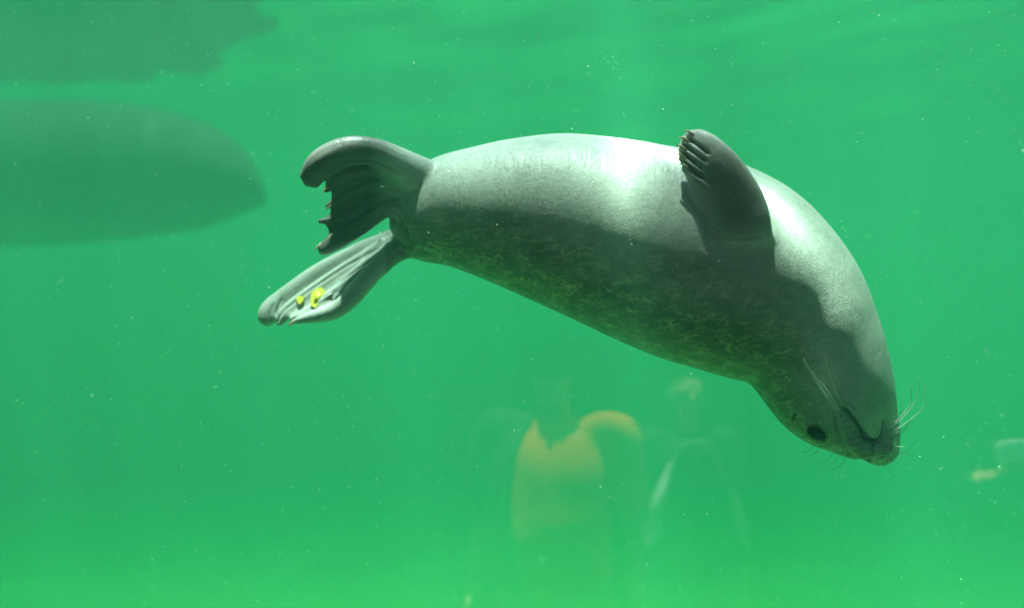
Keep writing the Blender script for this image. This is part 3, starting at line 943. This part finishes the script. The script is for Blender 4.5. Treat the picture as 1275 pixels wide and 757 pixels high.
# ------------------------------------------------------------------ visitors on the dry side, seen only mirrored in the window
M_SKIN = simple('skin', (0.50, 0.33, 0.24), rough=0.5, noise=0.08, scale=30)
M_HAIRD = simple('hair_dark', (0.03, 0.022, 0.016), rough=0.5, noise=0.4, scale=120)
M_HAIRB = simple('hair_brown', (0.09, 0.055, 0.03), rough=0.5, noise=0.4, scale=120)
M_ORANGE = simple('orange_cotton', (0.66, 0.17, 0.02), rough=0.9, noise=0.08, scale=60)
M_PALE = simple('pale_linen', (0.62, 0.64, 0.64), rough=0.9, noise=0.08, scale=60)
M_KHAKI = simple('pale_khaki', (0.50, 0.50, 0.42), rough=0.9, noise=0.1, scale=60)
M_BLACK = simple('black_cotton', (0.02, 0.02, 0.024), rough=0.9, noise=0.2, scale=60)
M_BLUE = simple('dark_denim', (0.03, 0.045, 0.09), rough=0.9, noise=0.2, scale=90)
M_SHOE = simple('shoe_leather', (0.05, 0.04, 0.035), rough=0.6, noise=0.2)
M_PAPER = simple('white_paper', (0.82, 0.82, 0.80), rough=0.8, noise=0.03)
M_EYEW = simple('eye_dark', (0.03, 0.02, 0.015), rough=0.15)
YY_ = np.array((0, 1, 0.0))

def limb(so, pts, rad, flat=1.0, wdir=None, n=20, seg=16):
    c = catmull(np.column_stack([np.array(pts, float), np.array(rad, float)]), n)
    so.add(*tube(c[:, :3], c[:, 3], seg=seg, flat=flat, wdir=wdir))

def cloth(so, voxel=0.008, it=4, fold=0.004, seed=0):
    me = remesh(so, voxel)
    laplace(me, it)
    if fold:
        c = get_co(me); n = get_no(me); r = np.random.default_rng(seed)
        d = np.zeros(len(c))
        for _ in range(9):
            k = r.normal(0, 1, 3) * np.array((22, 22, 16)); d += np.sin(c @ k + r.uniform(0, 6))
        set_co(me, c + n * (d * fold / 3)[:, None])
    me.polygons.foreach_set('use_smooth', [True] * len(me.polygons))
    me.materials.clear()
    return me

def person(loc, rz, H, wide, arms, label, top, top_mat, leg_mat, hair_mat, long_hair=False, seed=0, paunch=0.0):
    """arms: for each side (-1, 1) -> elbow, wrist, finger direction (local, metres)"""
    root_ = None
    b = Soup()
    sh = 0.118 * H * wide; hp = 0.056 * H
    # trunk, neck
    limb(b, [(0, 0, .50 * H), (0, 0, .56 * H), (0, 0.005, .63 * H), (0, 0.005, .72 * H), (0, -0.005, .79 * H), (0, -0.012, .825 * H)],
         np.array([.085, .098, .085, .098, .10, .05]) * H * wide, flat=0.62, wdir=YY_, seg=24)
    limb(b, [(0, -0.015, .80 * H), (0, -0.008, .84 * H), (0, 0.002, .875 * H)], np.array([.036, .033, .034]) * H)
    for sx in (-1, 1):
        limb(b, [(sx * hp, 0, .52 * H), (sx * hp * 1.05, 0.004, .40 * H), (sx * hp * 1.0, 0.006, .285 * H), (sx * hp, -0.012, .19 * H), (sx * hp, -0.01, .05 * H)], np.array([.056, .05, .034, .035, .023]) * H)
        limb(b, [(sx * hp, -0.035, .025 * H), (sx * hp * 1.1, 0.04, .024 * H), (sx * hp * 1.2, 0.15, .016 * H)], np.array([.022, .024, .018]) * H, flat=0.7, wdir=(0, 0, 1))
        el, wr, fd = (np.array(q, float) for q in arms[sx])
        sp_ = np.array((sx * sh, -0.01, .805 * H))
        limb(b, [(sx * sh * .55, -0.008, .80 * H), sp_, sp_ * .45 + el * .55, el, el * .55 + wr * .45, wr], np.array([.035, .034, .029, .023, .022, .0155]) * H)
        fd = fd / np.linalg.norm(fd)
        side = np.cross(fd, (0, 1, 0)); side = side / np.linalg.norm(side) if np.linalg.norm(side) > .1 else np.array((1, 0, 0.))
        pn = np.cross(side, fd)
        b.ellipsoid(wr + fd * .028 * H, fd * .034 * H, pn * .024 * H, side * .011 * H)
        for k, (o_, ln) in enumerate(((.017, .042), (.006, .05), (-.005, .047), (-.015, .037))):
            k0 = wr + fd * .048 * H + pn * o_ * H
            limb(b, [k0 - fd * .01 * H, k0 + fd * ln * .45 * H, k0 + fd * ln * .8 * H - side * sx * .007 * H, k0 + fd * ln * H - side * sx * .014 * H], np.array([.0058, .0054, .005, .004]) * H, n=10, seg=8)
        t0 = wr + fd * .016 * H + pn * .018 * H
        limb(b, [t0, t0 + pn * .016 * H + fd * .012 * H, t0 + pn * .022 * H + fd * .032 * H], np.array([.0075, .0065, .0048]) * H, n=9, seg=8)
    # head
    hc = np.array((0, 0.012, .935 * H)); e = H
    b.ellipsoid(hc + (0, -.004 * e, .006 * e), (.044 * e, 0, 0), (0, .055 * e, 0), (0, 0, .056 * e))
    b.ellipsoid(hc + (0, .016 * e, -.030 * e), (.034 * e, 0, 0), (0, .036 * e, 0), (0, 0, .036 * e))
    b.ellipsoid(hc + (0, .052 * e, -.012 * e), (.0085 * e, 0, 0), (0, .013 * e, .004 * e), (0, -.004 * e, .016 * e))
    b.ellipsoid(hc + (0, .047 * e, -.035 * e), (.014 * e, 0, 0), (0, .006 * e, 0), (0, 0, .005 * e))
    b.ellipsoid(hc + (0, .043 * e, .010 * e), (.032 * e, 0, 0), (0, .008 * e, 0), (0, 0, .006 * e))
    for sx in (-1, 1):
        b.ellipsoid(hc + (sx * .045 * e, -.004 * e, -.008 * e), (.006 * e, 0, 0), (0, .010 * e, 0), (0, 0, .017 * e))
    bme = cloth(b, 0.0065, 3, 0)
    root_ = link('person', bme, M_SKIN, loc=loc)
    root_.rotation_euler = (0, 0, rz)
    tag(root_, label, 'person', 'visitors on the dry side of the window')
    for sx in (-1, 1):
        es = Soup(); es.ellipsoid(hc + (sx * .018 * e, .046 * e, -.001 * e), (.0065 * e, 0, 0), (0, .0045 * e, 0), (0, 0, .004 * e), 12, 8)
        link('eye', mesh_from(es.v, es.f), M_EYEW, root_)
    h = Soup()
    h.ellipsoid(hc + (0, -.012 * e, .014 * e), (.050 * e, 0, 0), (0, .056 * e, 0), (0, 0, .055 * e))
    if long_hair:
        limb(h, [(0, -.03 * e, .95 * e), (0, -.045 * e, .90 * e), (0, -.05 * e, .84 * e), (0, -.05 * e, .79 * e)], np.array([.045, .05, .046, .03]) * e, flat=.5, wdir=YY_)
    link('hair', cloth(h, 0.007, 2, 0.004, seed + 9), hair_mat, root_)
    # trousers
    t = Soup()
    limb(t, [(0, 0, .61 * H), (0, 0, .56 * H), (0, 0, .50 * H), (0, 0, .47 * H)], np.array([.096, .108, .105, .08]) * H * wide, flat=.66, wdir=YY_, seg=24)
    for sx in (-1, 1):
        limb(t, [(sx * hp, 0, .53 * H), (sx * hp * 1.05, 0.004, .40 * H), (sx * hp, 0.006, .28 * H), (sx * hp, -0.008, .16 * H), (sx * hp, -0.008, .045 * H)], np.array([.064, .06, .047, .043, .041]) * H)
    link('trousers', cloth(t, .008, 4, .004, seed + 1), leg_mat, root_)
    for sx in (-1, 1):
        q = Soup()
        limb(q, [(sx * hp, -0.045, .022 * H), (sx * hp * 1.1, 0.04, .024 * H), (sx * hp * 1.2, 0.165, .018 * H)], np.array([.028, .029, .021]) * H, flat=.75, wdir=(0, 0, 1))
        me = cloth(q, .006, 2, 0)
        c = get_co(me); c[:, 2] = np.maximum(c[:, 2], 0.001); set_co(me, c)
        link('shoe', me, M_SHOE, root_)
    # top with sleeves
    s_ = Soup()
    limb(s_, [(0, -.004 + .075 * paunch, .535 * H), (0, .085 * paunch, .58 * H), (0, .004 + .07 * paunch, .64 * H), (0, .004 + .035 * paunch, .72 * H), (0, -.004, .785 * H), (0, -.012, .822 * H), (0, -.014, .838 * H)],
         np.array([.118, .114, .106 + .006 * paunch, .112, .112 - .012 * paunch, .075, .045]) * H * wide, flat=.66, wdir=YY_, seg=28, n=30)
    for sx in (-1, 1):
        el, wr, fd = (np.array(q, float) for q in arms[sx])
        sp_ = np.array((sx * sh, -0.01, .802 * H))
        end = sp_ * .2 + el * .8 if top == 'short' else (el * .1 + wr * .9)
        ptsS = [(sx * sh * .5, -0.008, .795 * H), sp_, sp_ * .5 + el * .5] + ([end] if top == 'short' else [el, end])
        rS = np.array([.044, .044, .043] + ([.045] if top == 'short' else [.034, .026])) * H
        limb(s_, ptsS, rS)
    link('t_shirt' if top == 'short' else 'sweater', cloth(s_, .008, 14, .004, seed + 2), top_mat, root_)
    return root_, H, sh

def hang(H, sh, out=0.05, fwd=0.03):
    return {sx: ((sx * (sh + out), -0.02, .62 * H), (sx * (sh + out + 0.015), fwd, .475 * H), (sx * 0.05, 0.12, -1)) for sx in (-1, 1)}

H1 = 1.72
p1, _, _ = person((0.0, -0.90, 0), R(18), H1, 1.12, hang(H1, .118 * H1 * 1.12, .055), 'person in orange T-shirt and pale trousers mirrored in the window below the seal', 'short', M_ORANGE, M_KHAKI, M_HAIRD, seed=1, paunch=1.0)
jk = [c_ for c_ in p1.children if c_.name.startswith('t_shirt')][0].data.copy()
jb = bmesh.new(); jb.from_mesh(jk)
jb.verts.ensure_lookup_table()
keep = lambda c_: c_.x < -0.07 + 0.03 * math.sin(c_.z * 9)
for v_ in jb.verts: v_.co += v_.normal * 0.012
bmesh.ops.delete(jb, geom=[v_ for v_ in jb.verts if not keep(v_.co)], context='VERTS')
bmesh.ops.solidify(jb, geom=jb.faces[:], thickness=0.006)
jb.to_mesh(jk); jb.free()
jk.materials.clear()
jo = link('shade_layer', jk, M_BLACK, p1)  # offset copy of the shirt, added as shade over its dark side
jo['label'] = 'black layer standing in for shade on one side of the shirt'
H2 = 1.62
p2, _, sh2 = person((0.575, -1.60, 0), R(-8), H2, 0.94, hang(H2, .118 * H2 * .94, .03), 'person in black top with a pale wrap over the shoulders mirrored in the window', 'long', M_BLACK, M_BLUE, M_HAIRB, True, seed=20)
# pale wrap lying over the shoulders and hanging open in front
wv, wf = [], []
nu, nvv = 25, 9
for side in (0, 1):
    for i in range(nu):
        a = math.pi * i / (nu - 1)                      # from one hanging end over the shoulders to the other
        sxx = -math.cos(a)
        for j in range(nvv):
            t = j / (nvv - 1)
            xw = sxx * (0.165 + 0.075 * t) * (1 if abs(sxx) < .98 else 1)
            drop = (abs(sxx) ** 3.2) * 0.42 + 0.10 * t * (1 - abs(sxx)) + 0.07 * t
            yw = 0.14 + 0.02 * math.sin(i * 1.7) - 0.05 * t * (1 - abs(sxx)) - 0.03 * t
            wv.append((xw, yw - 0.006 * side, .835 * H2 - drop - 0.03 * (1 - abs(sxx))))
off = nu * nvv
for i in range(nu - 1):
    for j in range(nvv - 1):
        q = (i * nvv + j, (i + 1) * nvv + j, (i + 1) * nvv + j + 1, i * nvv + j + 1)
        wf.append(q); wf.append(tuple(x + off for x in q[::-1]))
ring = [j for j in range(nvv)] + [i * nvv + nvv - 1 for i in range(1, nu)] + [(nu - 1) * nvv + j for j in range(nvv - 2, -1, -1)] + [i * nvv for i in range(nu - 2, 0, -1)]
for a_, b_ in zip(ring, ring[1:] + ring[:1]): wf.append((a_, b_, b_ + off, a_ + off))
link('wrap', mesh_from(wv, wf), M_PALE, p2)

H3 = 1.68
s3 = .118 * H3
arms3 = {-1: ((-s3 - .05, .03, .62 * H3), (-s3 - .02, .27, .70 * H3), (0.3, 1, .1)), 1: ((s3 + .05, .0, .62 * H3), (s3 - .02, .25, .69 * H3), (-.3, 1, .1))}
p3, _, _ = person((2.03, -1.81, 0), R(6), H3, 1.0, arms3, 'person in black holding an open white leaflet, mirrored at the edge of the window', 'long', M_BLACK, M_BLUE, M_HAIRD, seed=40)
lf = bpy.data.objects.new('leaflet', None); C.objects.link(lf)
lf.location = (1.99, -1.46, 1.235)
tag(lf, 'open white folded leaflet held up in both hands', 'leaflet')
for sx in (-1, 1):
    V = []; Fc = []
    for side in (0, 1):
        for i in range(9):
            for j in range(5):
                u = i / 8; v = j / 4
                V.append((sx * (0.003 + u * 0.19), 0.02 * side * 0.05 + 0.035 * math.sin(u * 2.6), v * 0.13 * (1 - 0.35 * u) + 0.06 * math.sin(u * 2.2) - 0.05))
    for i in range(8):
        for j in range(4):
            q = (i * 5 + j, (i + 1) * 5 + j, (i + 1) * 5 + j + 1, i * 5 + j + 1)
            Fc.append(q); Fc.append(tuple(x + 45 for x in q[::-1]))
    ring = [j for j in range(5)] + [i * 5 + 4 for i in range(1, 9)] + [40 + j for j in range(3, -1, -1)] + [i * 5 for i in range(7, 0, -1)]
    for a_, b_ in zip(ring, ring[1:] + ring[:1]): Fc.append((a_, b_, b_ + 45, a_ + 45))
    link('page', mesh_from(V, Fc), M_PAPER, lf)

gw = link('blocker_wall', box_mesh(-7, 7, -2.95, -2.8, 0.0, 5.5), M_DARKWALL)  # added to keep bright sky out of the reflections and off the seal
tag(gw, 'unseen dark wall added behind the visitors to block sky light', 'wall')
aw = bpy.data.objects.new('sky_shield', None); C.objects.link(aw); aw.location = (0, GY - 0.16, 2.86)  # added out of view to cut sky light coming through the window
tag(aw, 'unseen dark shield added over the viewing window to block sky light', 'sky_shield')
link('sky_shield_roof', box_mesh(-4.5, 4.5, -0.75, 0.0, 0.0, 0.05, bevel=0.006), M_DARKWALL, aw)
for x in (-4.4, -2.2, 0.0, 2.2, 4.4):
    link('shield_bracket', box_mesh(x - 0.03, x + 0.03, -0.7, 0.0, -0.062, -0.002, bevel=0.006), M_STEEL, aw)
